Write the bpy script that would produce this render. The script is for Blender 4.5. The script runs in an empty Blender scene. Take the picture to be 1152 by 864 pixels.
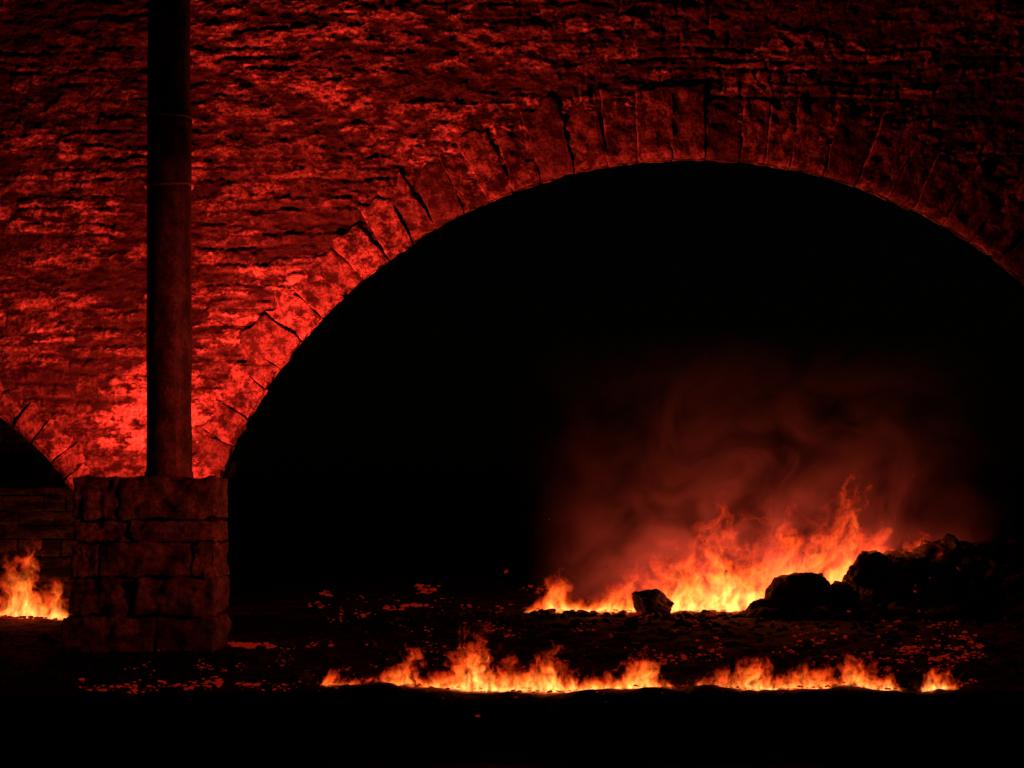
import bpy, bmesh, math, random
import numpy as np
from mathutils import Vector, noise as mnoise
random.seed(7)
rng = np.random.default_rng(11)
scene = bpy.context.scene
scene.view_settings.view_transform = 'Standard'
scene.view_settings.look = 'None'
scene.view_settings.exposure = 0
COL = scene.collection

# ------------------------------------------------------------------ helpers
def new_obj(name, mesh, parent=None, mat=None, loc=(0, 0, 0)):
    o = bpy.data.objects.new(name, mesh)
    COL.objects.link(o)
    o.location = loc
    if parent: o.parent = parent
    if mat: mesh.materials.append(mat)
    return o

def empty(name, loc=(0, 0, 0)):
    o = bpy.data.objects.new(name, None)
    COL.objects.link(o); o.location = loc
    o.empty_display_size = 0.3
    return o

def new_mat(name):
    m = bpy.data.materials.new(name); m.use_nodes = True
    nt = m.node_tree; nt.nodes.clear()
    return m, nt

class N:
    def __init__(s, nt): s.nt = nt
    def node(s, t, **kw):
        n = s.nt.nodes.new(t)
        for k, v in kw.items(): setattr(n, k, v)
        return n
    def link(s, a, b): s.nt.links.new(a, b)
    def put(s, sock, v):
        if isinstance(v, bpy.types.NodeSocket): s.link(v, sock)
        else: sock.default_value = v
    def math(s, op, a, b=0.0, c=0.0, clamp=False):
        n = s.node('ShaderNodeMath', operation=op); n.use_clamp = clamp
        s.put(n.inputs[0], a); s.put(n.inputs[1], b)
        if len(n.inputs) > 2: s.put(n.inputs[2], c)
        return n.outputs[0]
    def comb(s, x, y, z):
        n = s.node('ShaderNodeCombineXYZ')
        s.put(n.inputs[0], x); s.put(n.inputs[1], y); s.put(n.inputs[2], z)
        return n.outputs[0]
    def sep(s, v):
        n = s.node('ShaderNodeSeparateXYZ'); s.put(n.inputs[0], v); return n.outputs
    def noise(s, vec, scale, detail=2, rough=0.5, dist=0.0):
        n = s.node('ShaderNodeTexNoise')
        s.put(n.inputs['Vector'], vec)
        n.inputs['Scale'].default_value = scale
        n.inputs['Detail'].default_value = detail
        n.inputs['Roughness'].default_value = rough
        n.inputs['Distortion'].default_value = dist
        return n
    def maprange(s, v, a, b, c, d, smooth=False):
        n = s.node('ShaderNodeMapRange')
        if smooth: n.interpolation_type = 'SMOOTHSTEP'
        s.put(n.inputs[0], v)
        for i, q in enumerate((a, b, c, d)): s.put(n.inputs[i + 1], q)
        return n.outputs[0]
    def ramp(s, v, stops, interp='LINEAR'):
        n = s.node('ShaderNodeValToRGB'); r = n.color_ramp
        r.interpolation = interp
        while len(r.elements) < len(stops): r.elements.new(0.5)
        for e, (p, c) in zip(r.elements, sorted(stops, key=lambda t: t[0])):
            e.position = p
            e.color = (c, c, c, 1) if not isinstance(c, tuple) else (*c, 1)
        s.put(n.inputs[0], v)
        return n.outputs[0]
    def scalev(s, v, sc):
        n = s.node('ShaderNodeVectorMath', operation='MULTIPLY')
        s.put(n.inputs[0], v); n.inputs[1].default_value = sc
        return n.outputs[0]

def _hash(ix, iy, seed):
    h = (ix * 374761393 + iy * 668265263 + seed * 974711) & 0xFFFFFFFF
    h = ((h ^ (h >> 13)) * 1274126177) & 0xFFFFFFFF
    return ((h ^ (h >> 16)) & 0xFFFFFF) / float(0xFFFFFF)
def vnoise(x, y, seed):
    xi = np.floor(x).astype(np.int64); yi = np.floor(y).astype(np.int64)
    fx = x - xi; fy = y - yi
    fx = fx * fx * fx * (fx * (fx * 6 - 15) + 10); fy = fy * fy * fy * (fy * (fy * 6 - 15) + 10)
    a = _hash(xi, yi, seed); b = _hash(xi + 1, yi, seed)
    c = _hash(xi, yi + 1, seed); d = _hash(xi + 1, yi + 1, seed)
    return (a * (1 - fx) + b * fx) * (1 - fy) + (c * (1 - fx) + d * fx) * fy
def fbm(x, y, seed, octs=4, gain=0.5):
    t = 0; a = 1; s = 0
    for i in range(octs):
        c, sn = math.cos(i * .5), math.sin(i * .5)
        t = t + a * vnoise((x * c + y * sn) * 2 ** i + i * 13.7, (y * c - x * sn) * 2 ** i + i * 5.3, seed + i * 17); s += a; a *= gain
    return t / s
def fbm_h(x, y, seed, octs=4, gain=0.5):
    t = 0; a = 1; s = 0
    for i in range(octs):
        t = t + a * vnoise(x * 2 ** i + i * 13.7, y * 2 ** i + i * 5.3, seed + i * 17); s += a; a *= gain
    return t / s
def sstep(a, b, v):
    t = np.clip((v - a) / (b - a), 0, 1); return t * t * (3 - 2 * t)

# ------------------------------------------------------------------ materials
def stone_material(name, dark, light, stretch, lo=0.42, hi=0.6, use_tone=True, bump=0.6, tint=(1, .93, .88), fine=22, mult=(0.35, 1.25), detail=5):
    m, nt = new_mat(name); n = N(nt)
    tc = n.node('ShaderNodeTexCoord').outputs['Object']
    v = n.scalev(tc, stretch)
    n1 = n.noise(v, 2.0, detail, 0.7, 0).outputs['Fac']
    n3 = n.noise(tc, fine, 2, 0.7).outputs['Fac']
    patch = n.maprange(n1, lo, hi, 0, 1, True)
    if use_tone:
        a = n.node('ShaderNodeAttribute'); a.attribute_name = 'tone'
        patch = n.math('MULTIPLY', patch, n.maprange(a.outputs['Fac'], 0, 1, *mult))
    patch = n.math('MULTIPLY', patch, n.maprange(n3, 0.36, 0.6, 0.3, 1.25))
    val = n.math('ADD', n.math('MULTIPLY', patch, light - dark), dark)
    hsv = n.node('ShaderNodeMixRGB'); hsv.blend_type = 'MULTIPLY'; hsv.inputs[0].default_value = 1
    n.link(val, hsv.inputs[1]); hsv.inputs[2].default_value = (*tint, 1)
    b = n.node('ShaderNodeBsdfPrincipled'); n.link(hsv.outputs[0], b.inputs['Base Color'])
    b.inputs['Roughness'].default_value = 0.88
    b.inputs['Specular IOR Level'].default_value = 0.25
    bm = n.node('ShaderNodeBump'); bm.inputs['Strength'].default_value = bump; bm.inputs['Distance'].default_value = 0.04
    hsum = n.math('ADD', n1, n.math('MULTIPLY', n3, 0.3))
    n.link(hsum, bm.inputs['Height']); n.link(bm.outputs[0], b.inputs['Normal'])
    o = n.node('ShaderNodeOutputMaterial'); n.link(b.outputs[0], o.inputs[0])
    return m

M_wall = stone_material('rubble_masonry', 0.02, 0.45, (1.5, 1, 3.0), .41, .55, mult=(0.0, 1.25), bump=.85, fine=24)
M_vous = stone_material('voussoir_stone', 0.03, 0.32, (2.4, 2, 2.6), 0.40, 0.60, mult=(.25, 1.15), bump=.9)
M_pier = stone_material('pier_stone', 0.06, 0.32, (1.3, 1.3, 2.4), 0.34, 0.64)
M_shade = stone_material('shade_black_stone', 0.004, 0.012, (1, 1, 2), use_tone=False)  # near-black colour paints in the shade of the arch interior
M_rock = stone_material('charred_rock', 0.03, 0.16, (2, 2, 2), use_tone=False, bump=1.0)
M_back = stone_material('back_masonry', 0.03, 0.2, (0.8, 1, 2.6), use_tone=False)

# ------------------------------------------------------------------ bridge
WY = 20.0
ARCH = (2.55, -0.55, 7.19)
ARCH2 = (-9.39, -0.15, 3.81)
bridge = empty('stone_arch_bridge', (0, WY, 0))
THK = 0.75
def ring_len(th):
    return 0.60 + 0.46 * max(0, math.sin(th)) ** 3

def build_wall_sheet():
    X0, X1, Z0, Z1, D = -14.4, 13.2, -0.3, 10.5, 0.024
    xs = np.arange(X0, X1 + D / 2, D); zs = np.arange(Z0, Z1 + D / 2, D)
    nx, nz = len(xs), len(zs)
    X, Z = np.meshgrid(xs, zs)
    bounds = [Z0 - 1.0]
    while bounds[-1] < Z1 + 1: bounds.append(bounds[-1] + rng.uniform(0.13, 0.27))
    bounds = np.array(bounds)
    Zw = Z + 0.2 * (fbm(X * 0.4, Z * 0.5, 3, 3) - .5) + 0.14 * (fbm(X * 2.0, Z * 2.0, 5, 5, .65) - .5)
    ci = np.clip(np.searchsorted(bounds, Zw) - 1, 0, len(bounds) - 2)
    dz = np.minimum(Zw - bounds[ci], bounds[ci + 1] - Zw)
    depth = np.zeros_like(X); tone = np.zeros_like(X); djx = np.full_like(X, 9.0)
    Xw = X + 0.16 * (fbm(X * 3.0, Z * 4, 8, 5, .65) - .5)
    for c in range(len(bounds) - 1):
        m = ci == c
        if not m.any(): continue
        j = [X0 - 1.5]
        while j[-1] < X1 + 1.5: j.append(j[-1] + rng.uniform(0.18, 0.55))
        j = np.array(j)
        k = np.clip(np.searchsorted(j, Xw[m]) - 1, 0, len(j) - 2)
        djx[m] = np.minimum(Xw[m] - j[k], j[k + 1] - Xw[m])
        depth[m] = rng.uniform(0, 1, len(j))[k] ** 1.3
        tone[m] = rng.uniform(0, 1, len(j))[k]
    jw = 0.012 + 0.05 * fbm(X * 1.3, Z * 1.3, 21, 3) ** 1.5
    keepj = sstep(.40, .56, fbm(X * 1.6, Z * 3.0, 25, 4, .6))      # joints fade out and return
    fz = 1 - (.35 + .65 * keepj) * (1 - sstep(0.0, 1.0, dz / jw)); fx = 1 - .85 * (1 - sstep(0, 1, djx / (jw * .7)))
    face = fz * fx
    rough = fbm(X * 4.0, Z * 7.0, 31, 5, 0.68)
    e1 = fbm_h(X * .8, Z * 2.6, 41, 7, 0.64); e2 = fbm_h(X * 2.3 + 9, Z * 6.0, 47, 6, 0.66)
    spall = sstep(0.495, 0.507, e1)
    spall2 = sstep(0.525, 0.537, e2)
    sm = sstep(0.48, 0.56, fbm(X * 0.5 + 7, Z * 0.8, 51, 5, .6))
    jf = 1 - (1 - face) * (1 - .7 * sm)
    h = jf * (0.020 + 0.022 * depth * (1 - sm)) + 0.024 * (rough - .5) - 0.013 * spall - 0.012 * spall2 + .006 * sm
    h += 0.04 * (fbm(X * .4, Z * .5, 67, 3) - .5)
    pits = sstep(.60, .66, fbm(X * 6, Z * 9, 99, 3, .6)); h -= .015 * pits
    T = (0.74 + .6 * (tone - .5)) * (1 - .76 * spall) * (1 - .6 * spall2) * (0.25 + 0.75 * jf) * (1 - .55 * pits)
    T *= 0.42 + 1.0 * sstep(.3, .7, fbm(X * .35 + 3, Z * .5, 77, 4))
    T *= .75 + .8 * (fbm(X * 12, Z * 20, 88, 3, .7) - .3)
    T = np.clip(T, 0, 1)
    def inside(cx, cz, r, X, Z): return (X - cx) ** 2 + (Z - cz) ** 2 < r * r
    R1, R2 = ARCH[2] + 0.28, ARCH2[2] + 0.2
    Xc = (X[:-1, :-1] + X[1:, 1:]) / 2; Zc = (Z[:-1, :-1] + Z[1:, 1:]) / 2
    keep = ~(inside(ARCH[0], ARCH[1], R1, Xc, Zc) | inside(ARCH2[0], ARCH2[1], R2, Xc, Zc))
    for (cx, cz, _), R in ((ARCH, R1), (ARCH2, R2)):
        d = np.hypot(X - cx, Z - cz); near = (d < R) & (d > R - 0.06)
        f = np.where(near, R / np.maximum(d, 1e-3), 1)
        X = cx + (X - cx) * f; Z = cz + (Z - cz) * f
    co = np.stack([X, -h, Z], -1).reshape(-1, 3)
    idx = np.arange(nx * nz).reshape(nz, nx)
    q = np.stack([idx[:-1, :-1], idx[:-1, 1:], idx[1:, 1:], idx[1:, :-1]], -1)[keep]
    used = np.unique(q); remap = -np.ones(nx * nz, int); remap[used] = np.arange(len(used))
    q = remap[q]; co = co[used]; tn = T.reshape(-1)[used]
    me = bpy.data.meshes.new('wall_face')
    me.vertices.add(len(co)); me.vertices.foreach_set('co', co.ravel().astype(np.float32))
    me.loops.add(q.size); me.loops.foreach_set('vertex_index', q.ravel().astype(np.int32))
    me.polygons.add(len(q)); me.polygons.foreach_set('loop_start', (np.arange(len(q)) * 4).astype(np.int32))
    me.update(calc_edges=True)
    a = me.attributes.new('tone', 'FLOAT', 'POINT'); a.data.foreach_set('value', tn.astype(np.float32))
    me.polygons.foreach_set('use_smooth', np.ones(len(q), bool))
    me.update()
    return me
new_obj('wall_face', build_wall_sheet(), bridge, M_wall)

def block_grid(nu, nv, nw):
    bm = bmesh.new()
    def face(fn, a, b):
        g = [[bm.verts.new(fn(i / a, j / b)) for i in range(a + 1)] for j in range(b + 1)]
        for j in range(b):
            for i in range(a):
                bm.faces.new((g[j][i], g[j][i + 1], g[j + 1][i + 1], g[j + 1][i]))
    face(lambda s, t: (s, 0, t), nu, nv); face(lambda s, t: (1 - s, 1, t), nu, nv)
    face(lambda s, t: (0, 1 - s, t), nw, nv); face(lambda s, t: (1, s, t), nw, nv)
    face(lambda s, t: (s, t, 1), nu, nw); face(lambda s, t: (s, 1 - t, 0), nu, nw)
    bmesh.ops.remove_doubles(bm, verts=bm.verts, dist=1e-5)
    bm.verts.index_update()
    V = [v.co.copy() for v in bm.verts]; F = [[v.index for v in f.verts] for f in bm.faces]
    bm.free(); return V, F

class Builder:
    def __init__(s): s.v = []; s.f = []; s.t = []
    def add(s, V, F, tone):
        o = len(s.v); s.v += [tuple(p) for p in V]; s.f += [[i + o for i in f] for f in F]; s.t += [tone] * len(V)
    def mesh(s, name, smooth=True):
        me = bpy.data.meshes.new(name); me.from_pydata(s.v, [], s.f); me.update()
        a = me.attributes.new('tone', 'FLOAT', 'POINT'); a.data.foreach_set('value', s.t)
        if smooth: me.polygons.foreach_set('use_smooth', [True] * len(me.polygons))
        return me

def rough_block(B, mapper, size, nu, nv, nw, r=0.03, amp=0.02, tone=None, fr=2.5):
    V, F = block_grid(nu, nv, nw)
    sx, sy, sz = size; off = Vector((random.uniform(0, 90),) * 3)
    out = []
    for p in V:
        def cr(t, k):
            if 0 < t < 1 and abs(t - 1 / k) < 1e-4: return .35 / k
            if 0 < t < 1 and abs(t - 1 + 1 / k) < 1e-4: return 1 - .35 / k
            return t
        q = Vector((cr(p.x, nu) * sx, cr(p.y, nw) * sy, cr(p.z, nv) * sz))
        c = Vector((min(max(q.x, r), sx - r), min(max(q.y, r), sy - r), min(max(q.z, r), sz - r)))
        d = q - c
        if d.length > 1e-6: d = d.normalized(); q = c + d * r
        k = mnoise.fractal(q * fr + off, 0.9, 2.1, 5)
        q = q + d * k * amp * 1.5
        out.append(mapper(q))
    B.add(out, F, random.random() if tone is None else tone)

def voussoirs(arch, length_fn, a0, a1, step, name, proud):
    B = Builder(); cx, cz, R = arch
    th = a0
    while th < a1:
        w = step * random.uniform(0.78, 1.22)
        gap = random.choice([0.006, 0.008, 0.010, 0.014, .028]) / R
        L = length_fn(th + w / 2) * random.uniform(0.82, 1.08)
        pr = proud + random.uniform(-0.016, 0.016)
        r_in = R + random.uniform(-0.008, 0.008)
        tilt = random.uniform(-0.010, 0.010); ft = random.uniform(-.06, .03)
        wa = w - gap; sx = wa * (R + L / 2); s1 = random.uniform(0, 50)
        def mpm(q, th=th, wa=wa, sx=sx, L=L, pr=pr, r_in=r_in, tilt=tilt, gap=gap, ft=ft, s1=s1):
            u = 1 - q.x / sx; rr = r_in + q.z
            top = max(0, q.z / L - .5) / .5
            rr -= top * .16 * (mnoise.noise(Vector((u * 2.2 + s1, 0, 0))) + .3)
            yb = 0.0
            if q.z < .075 and q.y < .1: yb = (.075 - q.z) * .9
            yb += top ** 2 * .022
            a = th + gap / 2 + wa * u + tilt * (q.z / L) + .012 / R * 2 * mnoise.noise(Vector((s1, q.z * 5, u * 2)))
            return (cx + rr * math.cos(a), -pr + q.y + yb + ft * (u - .5), cz + rr * math.sin(a))
        rough_block(B, mpm, (sx, 0.24, L), 12, 32, 5, 0.008, 0.014, fr=5)
        th += w
    new_obj(name, B.mesh(name), bridge, M_vous)
voussoirs(ARCH, ring_len, math.radians(3), math.radians(177), math.radians(3.35), 'main_arch_voussoirs', 0.042)
voussoirs(ARCH2, lambda t: 0.5, math.radians(2), math.radians(178), math.radians(5.0), 'side_arch_voussoirs', 0.042)

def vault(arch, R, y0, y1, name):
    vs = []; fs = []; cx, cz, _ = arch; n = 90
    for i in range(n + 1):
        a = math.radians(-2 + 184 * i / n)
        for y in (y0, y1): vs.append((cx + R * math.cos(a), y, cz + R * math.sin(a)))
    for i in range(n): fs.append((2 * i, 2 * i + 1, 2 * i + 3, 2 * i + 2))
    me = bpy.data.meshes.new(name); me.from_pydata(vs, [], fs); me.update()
    new_obj(name, me, bridge, M_shade)
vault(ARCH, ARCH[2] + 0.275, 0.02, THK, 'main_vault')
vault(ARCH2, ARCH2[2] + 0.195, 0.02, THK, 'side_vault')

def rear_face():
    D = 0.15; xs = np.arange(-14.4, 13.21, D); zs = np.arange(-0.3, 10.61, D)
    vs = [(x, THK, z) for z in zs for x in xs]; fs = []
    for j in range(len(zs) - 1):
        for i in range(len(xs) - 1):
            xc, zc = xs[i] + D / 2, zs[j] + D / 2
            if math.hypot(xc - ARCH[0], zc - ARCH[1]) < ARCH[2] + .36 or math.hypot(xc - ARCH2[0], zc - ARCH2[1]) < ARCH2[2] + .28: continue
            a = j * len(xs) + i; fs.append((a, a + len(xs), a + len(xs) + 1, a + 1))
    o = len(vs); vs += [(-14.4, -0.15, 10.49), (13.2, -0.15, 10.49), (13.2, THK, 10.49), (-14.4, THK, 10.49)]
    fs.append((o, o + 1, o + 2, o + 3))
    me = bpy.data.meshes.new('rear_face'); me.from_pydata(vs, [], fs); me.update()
    new_obj('rear_face', me, bridge, M_shade)
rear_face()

# ------------------------------------------------------------------ pier
pier = empty('stone_pier', (0, 0, 0))
def build_pier():
    B = Builder()
    X0, X1, Y0, Y1 = -5.09, -3.43, 16.5, 17.3
    rows = [(0.0, 0.44, .10), (0.45, 0.88, .07), (0.89, 1.29, .03), (1.30, 1.55, .0), (1.56, 2.05, .02)]
    splits = [[0.0, 0.62, 1.0], [0, 0.46, 1.0], [0, .2, 0.83, 1], [0, .4, 1], [0, .33, 1]]
    for (z0, z1, ex), sp in zip(rows, splits):
        for a, b in zip(sp[:-1], sp[1:]):
            w = (X1 - X0) + ex
            x0 = X0 - ex + w * a + 0.008; x1 = X0 - ex + w * b - 0.008
            yj = random.uniform(-0.06, 0.03); s = (x1 - x0, Y1 - Y0 + ex - yj, z1 - z0 - 0.012)
            tl = random.uniform(-.012, .012)
            def mp(q, x0=x0, y0=Y0 - ex + yj, z0=z0, tl=tl):
                return (x0 + q.x + .02 * mnoise.noise(Vector((z0, q.z * 4, 0))), y0 + q.y, z0 + q.z + tl * (q.x - .4) + .02 * mnoise.noise(Vector((q.x * 3, z0 * 9, 2))))
            rough_block(B, mp, s, 34, 18, 20, 0.028, 0.032, fr=4, tone=random.uniform(.4, 1))
    new_obj('pier_blocks', B.mesh('pier_blocks'), pier, M_pier)
    bm = bmesh.new(); bmesh.ops.create_cube(bm, size=1)
    for v in bm.verts:
        v.co = Vector(((X0 + X1) / 2 + v.co.x * 1.5, (Y0 + Y1) / 2 + v.co.y * .64, 0.98 + v.co.z * 1.96))
    me = bpy.data.meshes.new('mortar_core'); bm.to_mesh(me); bm.free()
    new_obj('mortar_core', me, pier, M_shade)
build_pier()

def iron(name, cols):
    m, nt = new_mat(name); n = N(nt)
    tc = n.node('ShaderNodeTexCoord').outputs['Object']
    a = n.noise(n.scalev(tc, (1.6, 1.6, 1.1)), 3.2, 5, .7).outputs['Fac']
    b_ = n.noise(tc, 30, 2, .6).outputs['Fac']
    colr = n.ramp(n.math('ADD', n.math('MULTIPLY', a, .7), n.math('MULTIPLY', b_, .3)), cols)
    p = n.node('ShaderNodeBsdfPrincipled'); n.link(colr, p.inputs['Base Color']); p.inputs['Roughness'].default_value = 0.5
    bm_ = n.node('ShaderNodeBump'); bm_.inputs['Strength'].default_value = .6; bm_.inputs['Distance'].default_value = .02
    n.link(n.math('ADD', a, n.math('MULTIPLY', b_, .5)), bm_.inputs['Height']); n.link(bm_.outputs[0], p.inputs['Normal'])
    o = n.node('ShaderNodeOutputMaterial'); n.link(p.outputs[0], o.inputs[0]); return m
M_iron = iron('rusted_iron', [(0.38, (.03, .026, .024)), (0.5, (.12, .09, .07)), (0.62, (.32, .22, .16))])
M_wire = iron('bright_wire', [(0.3, (.4, .36, .32)), (0.7, (.6, .56, .52))])

column = empty('iron_column', (-4.08, 16.92, 2.05))
def lathe(name, prof, seg=40, mat=M_iron, parent=column, wob=0.004):
    vs = []; fs = []
    for k, (r, z) in enumerate(prof):
        for i in range(seg):
            t = 2 * math.pi * i / seg
            rr = r + wob * mnoise.noise(Vector((math.cos(t) * 2, math.sin(t) * 2, z * 1.5)))
            vs.append((rr * math.cos(t), rr * math.sin(t), z))
    for k in range(len(prof) - 1):
        for i in range(seg):
            j = (i + 1) % seg
            fs.append((k * seg + i, k * seg + j, (k + 1) * seg + j, (k + 1) * seg + i))
    fs.append([(len(prof) - 1) * seg + i for i in range(seg)])
    me = bpy.data.meshes.new(name); me.from_pydata(vs, [], fs); me.update()
    for pl in me.polygons: pl.use_smooth = len(pl.vertices) == 4
    return new_obj(name, me, parent, mat)
zj = (580 - 128) / 1600 * 16.65 + 1.6 - 2.05
prof = [(0.285, 0.0), (0.285, .05), (0.265, .09)] + [(0.264 - 0.0003 * k, .1 + k * .2) for k in range(21)]
prof += [(.257, zj - .07), (.268, zj - .06), (.268, zj - .01), (.247, zj), (.247, zj + .014), (.266, zj + .024), (.266, zj + .07), (.250, zj + .08)]
prof += [(0.249 - 0.0004 * k, zj + .2 + .2 * k) for k in range(20)]
lathe('shaft', prof, wob=0.012)
def wire_ring(name, z, tilt):
    me = bpy.data.meshes.new(name); vs = []; fs = []; S, T = 48, 8
    for i in range(S):
        t = 2 * math.pi * i / S
        for j in range(T):
            u = 2 * math.pi * j / T; r = 0.276 + 0.016 * math.cos(u)
            vs.append((r * math.cos(t), r * math.sin(t), z + 0.016 * math.sin(u) + tilt * math.cos(t) + .02 * math.cos(2 * t)))
    for i in range(S):
        for j in range(T):
            fs.append((i * T + j, ((i + 1) % S) * T + j, ((i + 1) % S) * T + (j + 1) % T, i * T + (j + 1) % T))
    me.from_pydata(vs, [], fs); me.update()
    new_obj(name, me, column, M_wire)
wire_ring('wire_band_lower', (580 - 205) / 1600 * 16.65 + 1.6 - 2.05, 0.012)
wire_ring('wire_band_upper', zj + .02, -0.02)

# ------------------------------------------------------------------ ground
MX = np.array([-50, 3.6, 4.3, 5.5, 7.0, 8.0, 9.5, 11.5, 60]); MH = np.array([0, 0, .08, .46, .84, .86, .55, 0, 0])
def ground_h(X, Y):
    X = np.asarray(X, float); Y = np.asarray(Y, float)
    w = sstep(9, 11, Y) * (1 - sstep(34, 42, Y)) * (1 - sstep(14, 18, np.abs(X)))
    h = 0.10 * (fbm(X * .7, Y * .7, 71, 3) - .5) + 0.12 * (fbm(X * 3.2, Y * 3.2, 81, 5, .6) - .5)
    lip = sstep(12.45, 12.9, Y + .25 * (fbm(X * 1.5, Y * 0 + 3, 91, 3) - .5))  # ground drop added to keep firelight off the foreground
    hm = np.interp(X, MX, MH)
    heap = hm * sstep(22.1, 23.5, Y) * (1 - sstep(24.6, 26.5, Y)) * (1 + .35 * (fbm(X * 1.6, Y * 1.6, 95, 4, .6) - .5))
    return h * w - 0.55 * (1 - lip) + heap
def build_ground():
    xs = np.concatenate([[-600, -300, -150, -80, -45, -28], np.arange(-18, 18.01, .08), [28, 45, 80, 150, 300, 600]])
    ys = np.concatenate([[-300, -100, -30, -5, 4, 8], np.arange(9, 30, .06), np.arange(30, 42, .4), [50, 70, 110, 200, 400, 900]])
    X, Y = np.meshgrid(xs, ys); Z = ground_h(X, Y)
    co = np.stack([X, Y, Z], -1).reshape(-1, 3); nx, ny = len(xs), len(ys)
    idx = np.arange(nx * ny).reshape(ny, nx)
    q = np.stack([idx[:-1, :-1], idx[:-1, 1:], idx[1:, 1:], idx[1:, :-1]], -1).reshape(-1, 4)
    me = bpy.data.meshes.new('ground')
    me.vertices.add(len(co)); me.vertices.foreach_set('co', co.ravel().astype(np.float32))
    me.loops.add(q.size); me.loops.foreach_set('vertex_index', q.ravel().astype(np.int32))
    me.polygons.add(len(q)); me.polygons.foreach_set('loop_start', (np.arange(len(q)) * 4).astype(np.int32))
    me.update(calc_edges=True); me.polygons.foreach_set('use_smooth', np.ones(len(q), bool))
    return me
m, nt = new_mat('charred_earth'); n = N(nt)
tc = n.node('ShaderNodeTexCoord').outputs['Object']
a = n.noise(tc, 1.6, 5, .65).outputs['Fac']; b2 = n.noise(tc, 14, 3, .7).outputs['Fac']
colr = n.ramp(n.math('ADD', n.math('MULTIPLY', a, .6), n.math('MULTIPLY', b2, .4)), [(0.42, (.010, .009, .008)), (.52, (.035, .03, .026)), (.64, (.15, .12, .10))])
p = n.node('ShaderNodeBsdfPrincipled'); n.link(colr, p.inputs['Base Color']); p.inputs['Roughness'].default_value = .9
p.inputs['Specular IOR Level'].default_value = .2
bb = n.node('ShaderNodeBump'); bb.inputs['Strength'].default_value = .9; bb.inputs['Distance'].default_value = .05
n.link(b2, bb.inputs['Height']); n.link(bb.outputs[0], p.inputs['Normal'])
o = n.node('ShaderNodeOutputMaterial'); n.link(p.outputs[0], o.inputs[0])
new_obj('ground', build_ground(), None, m)

B = Builder()
for (zlo, zhi, yw) in ((-.1, 2.1, 24.6), (2.0, 4.4, 25.6)):
    z = zlo
    while z < zhi - .05:
        hh = random.uniform(.2, .32); x = -15.0
        while x < -5.7:
            w = random.uniform(.35, .8)
            def mp(q, x=x, z=z, yy=random.uniform(-.03, .03), yw=yw): return (x + q.x, yw + yy + q.y, z + q.z)
            rough_block(B, mp, (w - .01, .4, max(.08, min(hh, zhi - z) - .01)), 7, 5, 3, .02, .02); x += w
        z += hh
new_obj('retaining_wall', B.mesh('retaining_wall'), None, M_back)

# ------------------------------------------------------------------ boulders
def X(px, y): return (px - 576) / 1600 * y
def rock_verts(verts, seed, size, rot, nplanes=11, rough=.12):
    rr = random.Random(seed); off = Vector((seed * 7.3, seed * 3.1, seed)); cr, sr = math.cos(rot), math.sin(rot)
    planes = [(Vector((rr.gauss(0, 1), rr.gauss(0, 1), rr.gauss(0, .9))).normalized(), rr.uniform(.55, .9)) for _ in range(nplanes)]
    out = []
    for d in verts:
        k = 1.0
        for pn, pd in planes:
            c = d.dot(pn)
            if c > .05: k = min(k, pd / c)
        k *= 1 + rough * mnoise.fractal(d * 3 + off, .8, 2, 5)
        q = Vector((d.x * k * size[0], d.y * k * size[1], d.z * k * size[2]))
        out.append(Vector((q.x * cr - q.z * sr, q.y, q.x * sr + q.z * cr)))
    return out
def ico(sub):
    bm = bmesh.new(); bmesh.ops.create_icosphere(bm, subdivisions=sub, radius=1)
    V = [v.co.normalized() for v in bm.verts]; F = [[v.index for v in f.verts] for f in bm.faces]; bm.free(); return V, F
IV5, IF5 = ico(5); IV3, IF3 = ico(3)
def boulder(loc, size, seed, rot=0):
    me = bpy.data.meshes.new('boulder'); me.from_pydata([tuple(v) for v in rock_verts(IV5, seed, size, rot)], [], IF5); me.update()
    for pl in me.polygons: pl.use_smooth = True
    return new_obj('boulder', me, None, M_rock, loc)
def gp(px, py, y=None):
    y = y or 1.6 * 1600 / (py - 580)
    return ((px - 576) / 1600 * y, y, 1.6 - (py - 580) / 1600 * y)
for px, py, y, sx, sz, sd, ro in [(902, 672, 22.6, .58, .42, 1, .25), (862, 684, 22.4, .28, .15, 2, 0), (733, 680, 22.9, .42, .26, 23, -.5),
                              (975, 646, 22.9, .46, .36, 4, .3), (1022, 638, 23.0, .52, .34, 5, -.15), (1066, 626, 23.3, .38, .36, 6, .2), (942, 670, 22.5, .32, .24, 7, -.3),
                              (1105, 640, 23.4, .45, .34, 8, .1), (1000, 664, 22.7, .45, .24, 9, 0), (1145, 650, 23.5, .45, .25, 10, 0)]:
    x, yy, z = gp(px, py, y); boulder((x, yy, z), (sx, sx * .8, sz), sd, ro)

def coal_heap():
    B = Builder()
    def put(x, y, s, i, lift=.2):
        z = float(ground_h(x, y)) + s * lift
        vv = rock_verts(IV3, i + 100, (s * random.uniform(.9, 1.5), s, s * random.uniform(.55, .95)), random.uniform(-.5, .5), 8, .1)
        B.add([(x + v.x, y + v.y, z + v.z) for v in vv], IF3, .5)
    for i in range(330):
        px = random.uniform(850, 1190) if random.random() < .78 else random.uniform(600, 850)
        y = random.uniform(22.0, 23.25); s = random.uniform(.06, .24) * (1 if px > 850 else .45)
        put(X(px, y), y, s, i)
    for i in range(110):
        px = random.uniform(985, 1190); y = random.uniform(23.2, 24.2); put(X(px, y), y, random.uniform(.10, .28), i + 400, .35)
    new_obj('coal_heap', B.mesh('coal_heap'), None, M_rock)
coal_heap()

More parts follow.
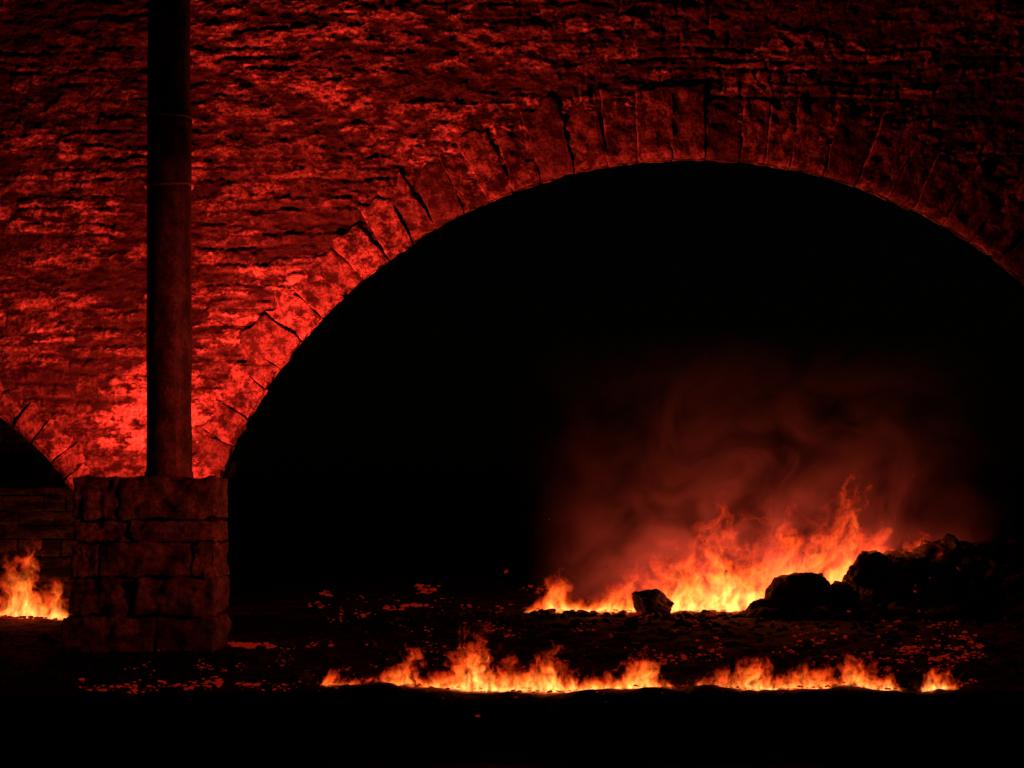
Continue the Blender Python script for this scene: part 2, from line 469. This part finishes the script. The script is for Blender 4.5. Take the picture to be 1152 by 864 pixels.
# ------------------------------------------------------------------ flames (volumetric)
def flame(name, x0, x1, ybase, D, prof, f, E, seed, warp=0.35, stepm=0.03, rise=None, thr=(.34, .66, .12, 1.25), filf=2.6, soft=.24):
    L = x1 - x0; cx = (x0 + x1) / 2
    m, nt = new_mat(name + '_burning_gas'); n = N(nt)
    tc = n.node('ShaderNodeTexCoord').outputs['Object']
    x, y, z = n.sep(tc)
    if rise is not None:
        mr = max(b for _, b in rise)
        zr = n.math('MULTIPLY', n.ramp(n.math('ADD', n.math('DIVIDE', x, L), .5), [((px - x0) / L, b / mr) for px, b in rise]), mr)
        z = n.math('MAXIMUM', n.math('SUBTRACT', z, zr), 0.0)
    sv = n.comb(n.math('ADD', x, seed * 3.7), n.math('ADD', y, seed), n.math('MULTIPLY', z, .9))
    w1 = n.noise(sv, f * .7, 1, .5).outputs['Fac']
    w2 = n.noise(sv, f * 2.0, 2, .6).outputs['Fac']
    zz = n.math('ADD', n.math('MINIMUM', n.math('MULTIPLY', z, f * .6), 1.2), 0.15)
    dx = n.math('ADD', n.math('MULTIPLY', n.math('SUBTRACT', w1, .5), warp * 6 / f), n.math('MULTIPLY', n.math('SUBTRACT', w2, .5), warp * 3.2 / f))
    dx = n.math('MULTIPLY', dx, zz)
    x2 = n.math('ADD', x, dx); y2 = n.math('SUBTRACT', y, n.math('MULTIPLY', dx, .5))
    zq = n.math('MAXIMUM', n.math('ADD', z, n.math('MULTIPLY', dx, .5)), 0.0)
    hmax = max(h for _, h in prof)
    u = n.math('ADD', n.math('DIVIDE', x2, L), 0.5)
    hp = n.math('MULTIPLY', n.ramp(u, [((px - x0) / L, h / hmax) for px, h in prof]), hmax)
    v2 = n.comb(n.math('ADD', x2, seed * 5.1), n.math('ADD', y2, seed * 2.), n.math('MULTIPLY', z, .3))
    t = n.noise(v2, f, 2, .6).outputs['Fac']
    t = n.maprange(t, *thr)
    h = n.math('MAXIMUM', n.math('MULTIPLY', hp, t), 0.001)
    q = n.math('SUBTRACT', 1.0, n.math('DIVIDE', zq, h))
    dn = n.math('DIVIDE', n.math('ADD', y2, n.math('MULTIPLY', n.math('SUBTRACT', w2, .5), D * .8)), D / 2)
    dm = n.math('SUBTRACT', 1.0, n.math('MULTIPLY', dn, dn))
    q = n.math('MINIMUM', q, dm)
    v3 = n.comb(n.math('ADD', x2, seed * 1.3), n.math('ADD', y2, seed * 4.), n.math('MULTIPLY', z, .55))
    fil = n.noise(v3, f * filf, 2, .6).outputs['Fac']
    fil = n.maprange(fil, .42, .62, .0, 1.8, True)
    edge = n.maprange(q, 0.0, soft, 0, 1, True)
    core = n.math('POWER', n.math('MAXIMUM', q, 0), 2.6)
    s = n.math('MULTIPLY', edge, n.math('ADD', n.math('MULTIPLY', fil, .19), n.math('MULTIPLY', core, n.math('ADD', fil, .12))))
    exist = n.maprange(h, .005, .05, 0, 1)
    s = n.math('MULTIPLY', n.math('MULTIPLY', s, exist), E)
    colr = n.ramp(q, [(0.0, (1, .018, .003)), (.35, (1, .065, .007)), (.7, (1, .18, .02)), (1.0, (1, .33, .075))])
    em = n.node('ShaderNodeEmission'); n.link(colr, em.inputs[0]); n.link(s, em.inputs[1])
    o = n.node('ShaderNodeOutputMaterial'); n.link(em.outputs[0], o.inputs['Volume'])
    K = 40; xs = [x0 - .1 + (L + .2) * i / K for i in range(K + 1)]
    px_ = [p_[0] for p_ in prof]; ph = [p_[1] for p_ in prof]
    vs = []; fs = []
    rp = (lambda xx: float(np.interp(xx, [r[0] for r in rise], [r[1] for r in rise]))) if rise else (lambda xx: 0.0)
    wdt = warp * 4 / f
    for xx in xs:
        hh = max(float(np.interp(xx + d_, px_, ph)) for d_ in np.linspace(-wdt, wdt, 9)) * min(1.3, thr[3]) + .08
        zb = min(rp(xx - .2), rp(xx), rp(xx + .2)) - .04; ztp = max(rp(xx - .2), rp(xx), rp(xx + .2)) + hh
        hd = D * .62 + .2 * wdt
        vs += [(xx - cx, -hd, zb), (xx - cx, hd, zb), (xx - cx, hd * .9, ztp), (xx - cx, -hd * .9, ztp)]
    for i in range(K):
        a_ = 4 * i; b_ = a_ + 4
        for j in range(4):
            k = (j + 1) % 4; fs.append((a_ + j, a_ + k, b_ + k, b_ + j))
    fs.append((3, 2, 1, 0)); fs.append((4 * K, 4 * K + 1, 4 * K + 2, 4 * K + 3))
    me = bpy.data.meshes.new(name); me.from_pydata(vs, [], fs); me.update()
    bm = bmesh.new(); bm.from_mesh(me); bmesh.ops.recalc_face_normals(bm, faces=bm.faces); bm.to_mesh(me); bm.free()
    co = np.array(vs); size = co.max(0) - co.min(0)
    m.cycles.volume_step_rate = float(stepm / (0.1 * size.sum() / 3))
    return new_obj(name, me, None, m, (cx, ybase, 0))

def prof_from(pts, y, k=1.0): return [(X(px, y), k * h * y / 1600) for px, h in pts]
yF = 13.1
TF = (.36, .64, .0, 1.3)
flame('ground_fire', X(355, yF), X(765, yF), yF, .26,
      prof_from([(358, 0), (366, 18), (395, 11), (420, 13), (440, 24), (460, 52), (480, 24), (505, 18), (522, 74), (532, 96), (545, 44), (560, 42), (580, 28), (600, 28), (620, 60), (638, 26), (665, 20), (690, 20), (706, 24), (724, 58), (742, 28), (755, 10), (762, 0)], yF, .94),
      6.8, 19, 2.0, warp=.42, stepm=.036, thr=TF)
flame('ground_fire', X(772, yF), X(1085, yF), yF + .03, .22,
      prof_from([(776, 0), (785, 14), (815, 20), (835, 34), (860, 28), (885, 22), (910, 28), (935, 18), (962, 44), (985, 26), (1003, 22), (1014, 1), (1038, 0), (1046, 26), (1062, 24), (1078, 12), (1082, 0)], yF),
      7.5, 18, 6.0, warp=.42, stepm=.036, thr=TF)
yB = 23.6
flame('bonfire', X(585, yB), X(1070, yB), yB, .9,
      prof_from([(588, 0), (600, 18), (625, 66), (642, 22), (675, 26), (705, 56), (722, 44), (745, 84), (780, 108), (820, 138), (850, 118), (885, 116), (905, 130), (932, 84), (955, 150), (966, 84), (1000, 38), (1040, 40), (1066, 0)], yB, .86),
      2.7, 7.0, 4.3, warp=.40, stepm=.09, thr=(.35, .65, .04, 1.25), soft=.32,
      rise=[(X(830, yB), 0), (X(900, yB), .2), (X(955, yB), .50), (X(1050, yB), .86)])
yL = 22.4
flame('side_fire', X(-60, yL), X(80, yL), yL, .5,
      prof_from([(-58, 20), (-30, 30), (0, 28), (14, 60), (28, 118), (38, 60), (50, 28), (62, 50), (78, 0)], yL),
      3.4, 8, 9.0, warp=.42, stepm=.07, thr=(.36, .64, .0, 1.3))

# smoke, with the firelight on it painted in as emission
m, nt = new_mat('self_glowing_smoke'); n = N(nt)
tc = n.node('ShaderNodeTexCoord').outputs['Object']; x, y, z = n.sep(tc)
nn = n.noise(tc, .6, 1, .5).outputs['Fac']; off = n.math('MULTIPLY', nn, 2.8)
vv = n.comb(n.math('ADD', x, off), n.math('SUBTRACT', y, off), n.math('ADD', z, off))
d1 = n.noise(vv, .95, 3, .64).outputs['Fac']
dd = n.maprange(d1, .37, .64, 0.04, 1, True)
xc = n.math('SUBTRACT', x, n.maprange(z, 0, 3, .5, .1))
rx = n.math('POWER', n.maprange(n.math('ABSOLUTE', xc), .6, 4.6, 1, 0, True), 1.3)
up = n.math('POWER', n.maprange(z, 0.2, 5.0, 1, 0, True), 1.1)
lo = n.math('ADD', n.math('MULTIPLY', n.math('POWER', n.maprange(z, .3, 2.7, 1, 0), 2.0), 6.5), 1.0)
yy = n.maprange(n.math('ABSOLUTE', y), .3, 1.0, 1, 0, True)
s = n.math('MULTIPLY', n.math('MULTIPLY', dd, rx), n.math('MULTIPLY', up, yy)); s = n.math('MULTIPLY', s, lo)
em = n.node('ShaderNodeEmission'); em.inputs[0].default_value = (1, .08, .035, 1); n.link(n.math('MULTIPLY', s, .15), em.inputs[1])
o = n.node('ShaderNodeOutputMaterial'); n.link(em.outputs[0], o.inputs['Volume'])
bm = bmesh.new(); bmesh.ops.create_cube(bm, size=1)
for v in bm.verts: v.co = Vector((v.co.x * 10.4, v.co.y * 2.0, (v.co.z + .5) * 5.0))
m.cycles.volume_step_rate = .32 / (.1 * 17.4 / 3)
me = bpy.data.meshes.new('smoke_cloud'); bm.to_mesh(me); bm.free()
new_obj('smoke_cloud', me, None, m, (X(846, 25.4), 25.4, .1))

# ------------------------------------------------------------------ embers
def embers():
    vs = []; fs = []; heat = []
    def chip(x, y, s, hgt, flat=.6, hb=0.0):
        z = float(ground_h(x, y)) + s * .5 + hgt
        o = len(vs)
        base = [Vector((1, 1, 1)), Vector((-1, -1, 1)), Vector((-1, 1, -1)), Vector((1, -1, -1)), Vector((0, 0, 1.3)), Vector((.2, -1.2, 0))]
        for b in base:
            j = Vector((random.uniform(.5, 1.7), random.uniform(.5, 1.3), random.uniform(.4, 1) * flat))
            vs.append((x + b.x * s * j.x, y + b.y * s * j.y, z + b.z * s * j.z))
        for f in [(0, 4, 2), (0, 5, 4), (4, 5, 1), (4, 1, 2), (0, 2, 3), (0, 3, 5), (1, 5, 3), (1, 3, 2)]: fs.append([i + o for i in f])
        h = min(1, random.random() ** 1.2 + hb); heat.extend([h] * len(base))
    def cluster(px0, px1, py0, py1, cnt, s0, s1, hgt=0.012, hb=0):
        nuc = [(random.uniform(px0, px1), random.uniform(py0, py1)) for _ in range(max(2, cnt // 5))]
        for _ in range(cnt):
            a_, b_ = random.choice(nuc)
            px = a_ + random.gauss(0, min(6, (px1 - px0) * .12)); py = max(660, b_ + random.gauss(0, min(2, (py1 - py0) * .2)))
            x, y, _z = gp(px, py)
            chip(x, y, s0 + (s1 - s0) * random.random() ** 3, hgt, hb=hb)
    cluster(262, 310, 729, 733, 110, .012, .04, hb=.7)
    cluster(430, 476, 682, 687, 40, .018, .06, hb=.7)
    cluster(428, 482, 661, 668, 18, .018, .06, hb=.6)
    cluster(350, 372, 668, 673, 10, .018, .05, hb=.5)
    cluster(350, 375, 722, 732, 16, .010, .026, hb=.5)
    cluster(90, 360, 769, 777, 150, .005, .022, hb=.5)
    cluster(150, 158, 773, 777, 12, .012, .026, hb=.8); cluster(246, 256, 769, 775, 14, .012, .026, hb=.8); cluster(275, 292, 771, 774, 20, .010, .026, hb=.8)
    cluster(360, 1085, 769, 777, 700, .004, .020, hb=.4)
    cluster(600, 850, 686, 693, 190, .012, .045, hb=.4)
    cluster(590, 620, 661, 672, 10, .02, .05, hb=.6)
    cluster(890, 1080, 676, 692, 90, .014, .05, hb=.5)
    cluster(740, 1110, 700, 745, 340, .005, .026, hb=.4)
    cluster(1010, 1100, 728, 742, 130, .008, .026, hb=.6)
    cluster(380, 740, 700, 765, 260, .005, .022, hb=.45)
    cluster(0, 70, 693, 697, 70, .012, .045, hb=.4)
    cluster(960, 1140, 700, 770, 140, .005, .022, hb=.4)
    cluster(150, 350, 735, 765, 80, .005, .018, hb=.4)
    cluster(740, 790, 736, 742, 60, .008, .028, hb=.6)
    cluster(300, 600, 665, 700, 90, .010, .03, hb=.4)
    cluster(300, 900, 785, 830, 14, .003, .007, hb=.4)
    for _ in range(100):
        y = random.uniform(22.2, 23.2); x = X(random.uniform(860, 1090), y); chip(x, y, random.uniform(.01, .035), .05, 1.0, hb=.5)
    for _ in range(34):
        y = random.uniform(23, 24.2); x = X(random.uniform(560, 1060), y)
        chip(x, y, random.uniform(.006, .013), random.uniform(.1, 1.8), 1.0)
    for _ in range(2): chip(X(570 + random.uniform(-2, 2), 22.5), 22.5, .02, random.uniform(.68, .78), 1.5)
    for _ in range(14):
        chip(X(random.uniform(400, 1040), 13.1), 13.1, random.uniform(.003, .006), random.uniform(.12, .5), 1.0)
    me = bpy.data.meshes.new('embers'); me.from_pydata(vs, [], fs); me.update()
    a = me.attributes.new('heat', 'FLOAT', 'POINT'); a.data.foreach_set('value', heat)
    m, nt = new_mat('glowing_ember'); n = N(nt)
    at = n.node('ShaderNodeAttribute'); at.attribute_name = 'heat'
    c = n.ramp(at.outputs['Fac'], [(0, (.5, .015, .004)), (.4, (1, .09, .014)), (1, (1, .32, .055))])
    e = n.node('ShaderNodeEmission'); n.link(c, e.inputs[0]); n.link(n.maprange(at.outputs['Fac'], 0, 1, .3, 5.5), e.inputs[1])
    o = n.node('ShaderNodeOutputMaterial'); n.link(e.outputs[0], o.inputs[0])
    m.cycles.emission_sampling = 'NONE'
    new_obj('embers', me, None, m)
embers()

def rubble():
    B = Builder()
    base, F = ico(2)
    for i in range(1100):
        k0 = random.random()
        if k0 < .6: x = random.uniform(-7, 8); y = random.uniform(13.0, 20)
        else: x = random.uniform(-2, 10); y = random.uniform(20, 23)
        s = random.uniform(.015, .06) * (1 if random.random() < .93 else 1.9)
        if abs(y - 13.1) < .3: s *= .4
        z = float(ground_h(x, y)); off = Vector((i * 1.7, 0, 0)); sq = random.uniform(.5, .9)
        vv = []
        for p in base:
            k = s * (1 + .55 * mnoise.noise(p * 1.4 + off)); vv.append((x + p.x * k * 1.2, y + p.y * k, z + p.z * k * sq + s * .15))
        B.add(vv, F, .5)
    new_obj('rubble', B.mesh('rubble', False), None, M_rock)
rubble()

# ------------------------------------------------------------------ floodlights
m, nt = new_mat('lamp_housing'); n = N(nt)
p = n.node('ShaderNodeBsdfPrincipled'); tcx = n.node('ShaderNodeTexCoord').outputs['Object']
n.link(n.ramp(n.noise(tcx, 9, 4).outputs['Fac'], [(.3, (.02, .02, .02)), (.7, (.05, .05, .05))]), p.inputs['Base Color']); p.inputs['Roughness'].default_value = .5; p.inputs['Metallic'].default_value = .6
o = n.node('ShaderNodeOutputMaterial'); n.link(p.outputs[0], o.inputs[0]); M_lamp = m
def floodlight(loc, target, power, size_deg, blend, color=(1, .028, .014), soft=.06):
    root = empty('floodlight', loc)
    d = (Vector(target) - Vector(loc)).normalized(); rot = d.to_track_quat('-Z', 'Y')
    root.rotation_mode = 'QUATERNION'; root.rotation_quaternion = rot
    seg = 20; vs = []; fs = []
    for r, z in [(.13, .02), (.12, .10), (.08, .2), (.09, .2), (.145, .10), (.145, .02)]:
        for i in range(seg): vs.append((r * math.cos(2 * math.pi * i / seg), r * math.sin(2 * math.pi * i / seg), z))
    for k in range(5):
        for i in range(seg): fs.append((k * seg + i, k * seg + (i + 1) % seg, (k + 1) * seg + (i + 1) % seg, (k + 1) * seg + i))
    fs.append([2 * seg + i for i in range(seg)])
    me = bpy.data.meshes.new('housing'); me.from_pydata(vs, [], fs); me.update(); new_obj('housing', me, root, M_lamp)
    L = bpy.data.lights.new('red_lamp', 'SPOT'); L.energy = power; L.color = color
    L.spot_size = math.radians(size_deg); L.spot_blend = blend; L.shadow_soft_size = soft
    lo = bpy.data.objects.new('red_lamp', L); COL.objects.link(lo); lo.parent = root
    return root
floodlight((-4.2, 18.9, 1.7), (-4.3, 20.3, 3.4), 350, 160, .6)
floodlight((-4.0, 17.75, 1.6), (0.6, 20.2, 8.5), 5000, 95, 1.0)
floodlight((-4.5, 17.75, 1.6), (-7.0, 20.2, 6.5), 1700, 115, 1.0)
fr = floodlight((7.5, 11.5, 3.6), (-4.2, 17, 2.8), 1500, 30, .9, color=(1, .05, .028), soft=.15)  # added off-frame lamp and housing, brightens right sides of pier and column

fire_root = empty('fire_glow', (0, 0, 0))
def fire_light(loc, e, r=.15, col=(1, .12, .02)):
    L = bpy.data.lights.new('fire_light', 'POINT'); L.energy = e; L.color = col; L.shadow_soft_size = r
    o = bpy.data.objects.new('fire_light', L); COL.objects.link(o); o.location = loc; o.parent = fire_root
for px, e in [(480, 4.5), (620, 4.5), (730, 4.5), (900, 4.5)]: fire_light((X(px, 13.25), 13.3, .2), e, .08)
for px, e, z in [(660, 12, .35), (780, 26, .7), (880, 38, 1.0), (975, 34, 1.35)]: fire_light((X(px, 23.3), 23.25, z), e, .2)
fire_light((X(30, 22.4), 22.4, .5), 22, .2, (1, .07, .015))

# ------------------------------------------------------------------ world, camera
w = bpy.data.worlds.new('World'); scene.world = w; w.use_nodes = True
nt = w.node_tree; nt.nodes.clear()
sky = nt.nodes.new('ShaderNodeTexSky'); sky.sky_type = 'NISHITA'; sky.sun_disc = False
sky.sun_elevation = math.radians(1.0); sky.sun_rotation = math.radians(200)
bg = nt.nodes.new('ShaderNodeBackground'); bg.inputs[1].default_value = .0003
ow = nt.nodes.new('ShaderNodeOutputWorld'); nt.links.new(sky.outputs[0], bg.inputs[0]); nt.links.new(bg.outputs[0], ow.inputs[0])

cd = bpy.data.cameras.new('camera'); cam = bpy.data.objects.new('camera', cd); COL.objects.link(cam)
cam.location = (0, 0, 1.6); cam.rotation_euler = (math.radians(90), 0, 0)
cd.lens = 50; cd.sensor_width = 36; cd.shift_y = 148 / 1152; cd.clip_end = 3000
scene.camera = cam
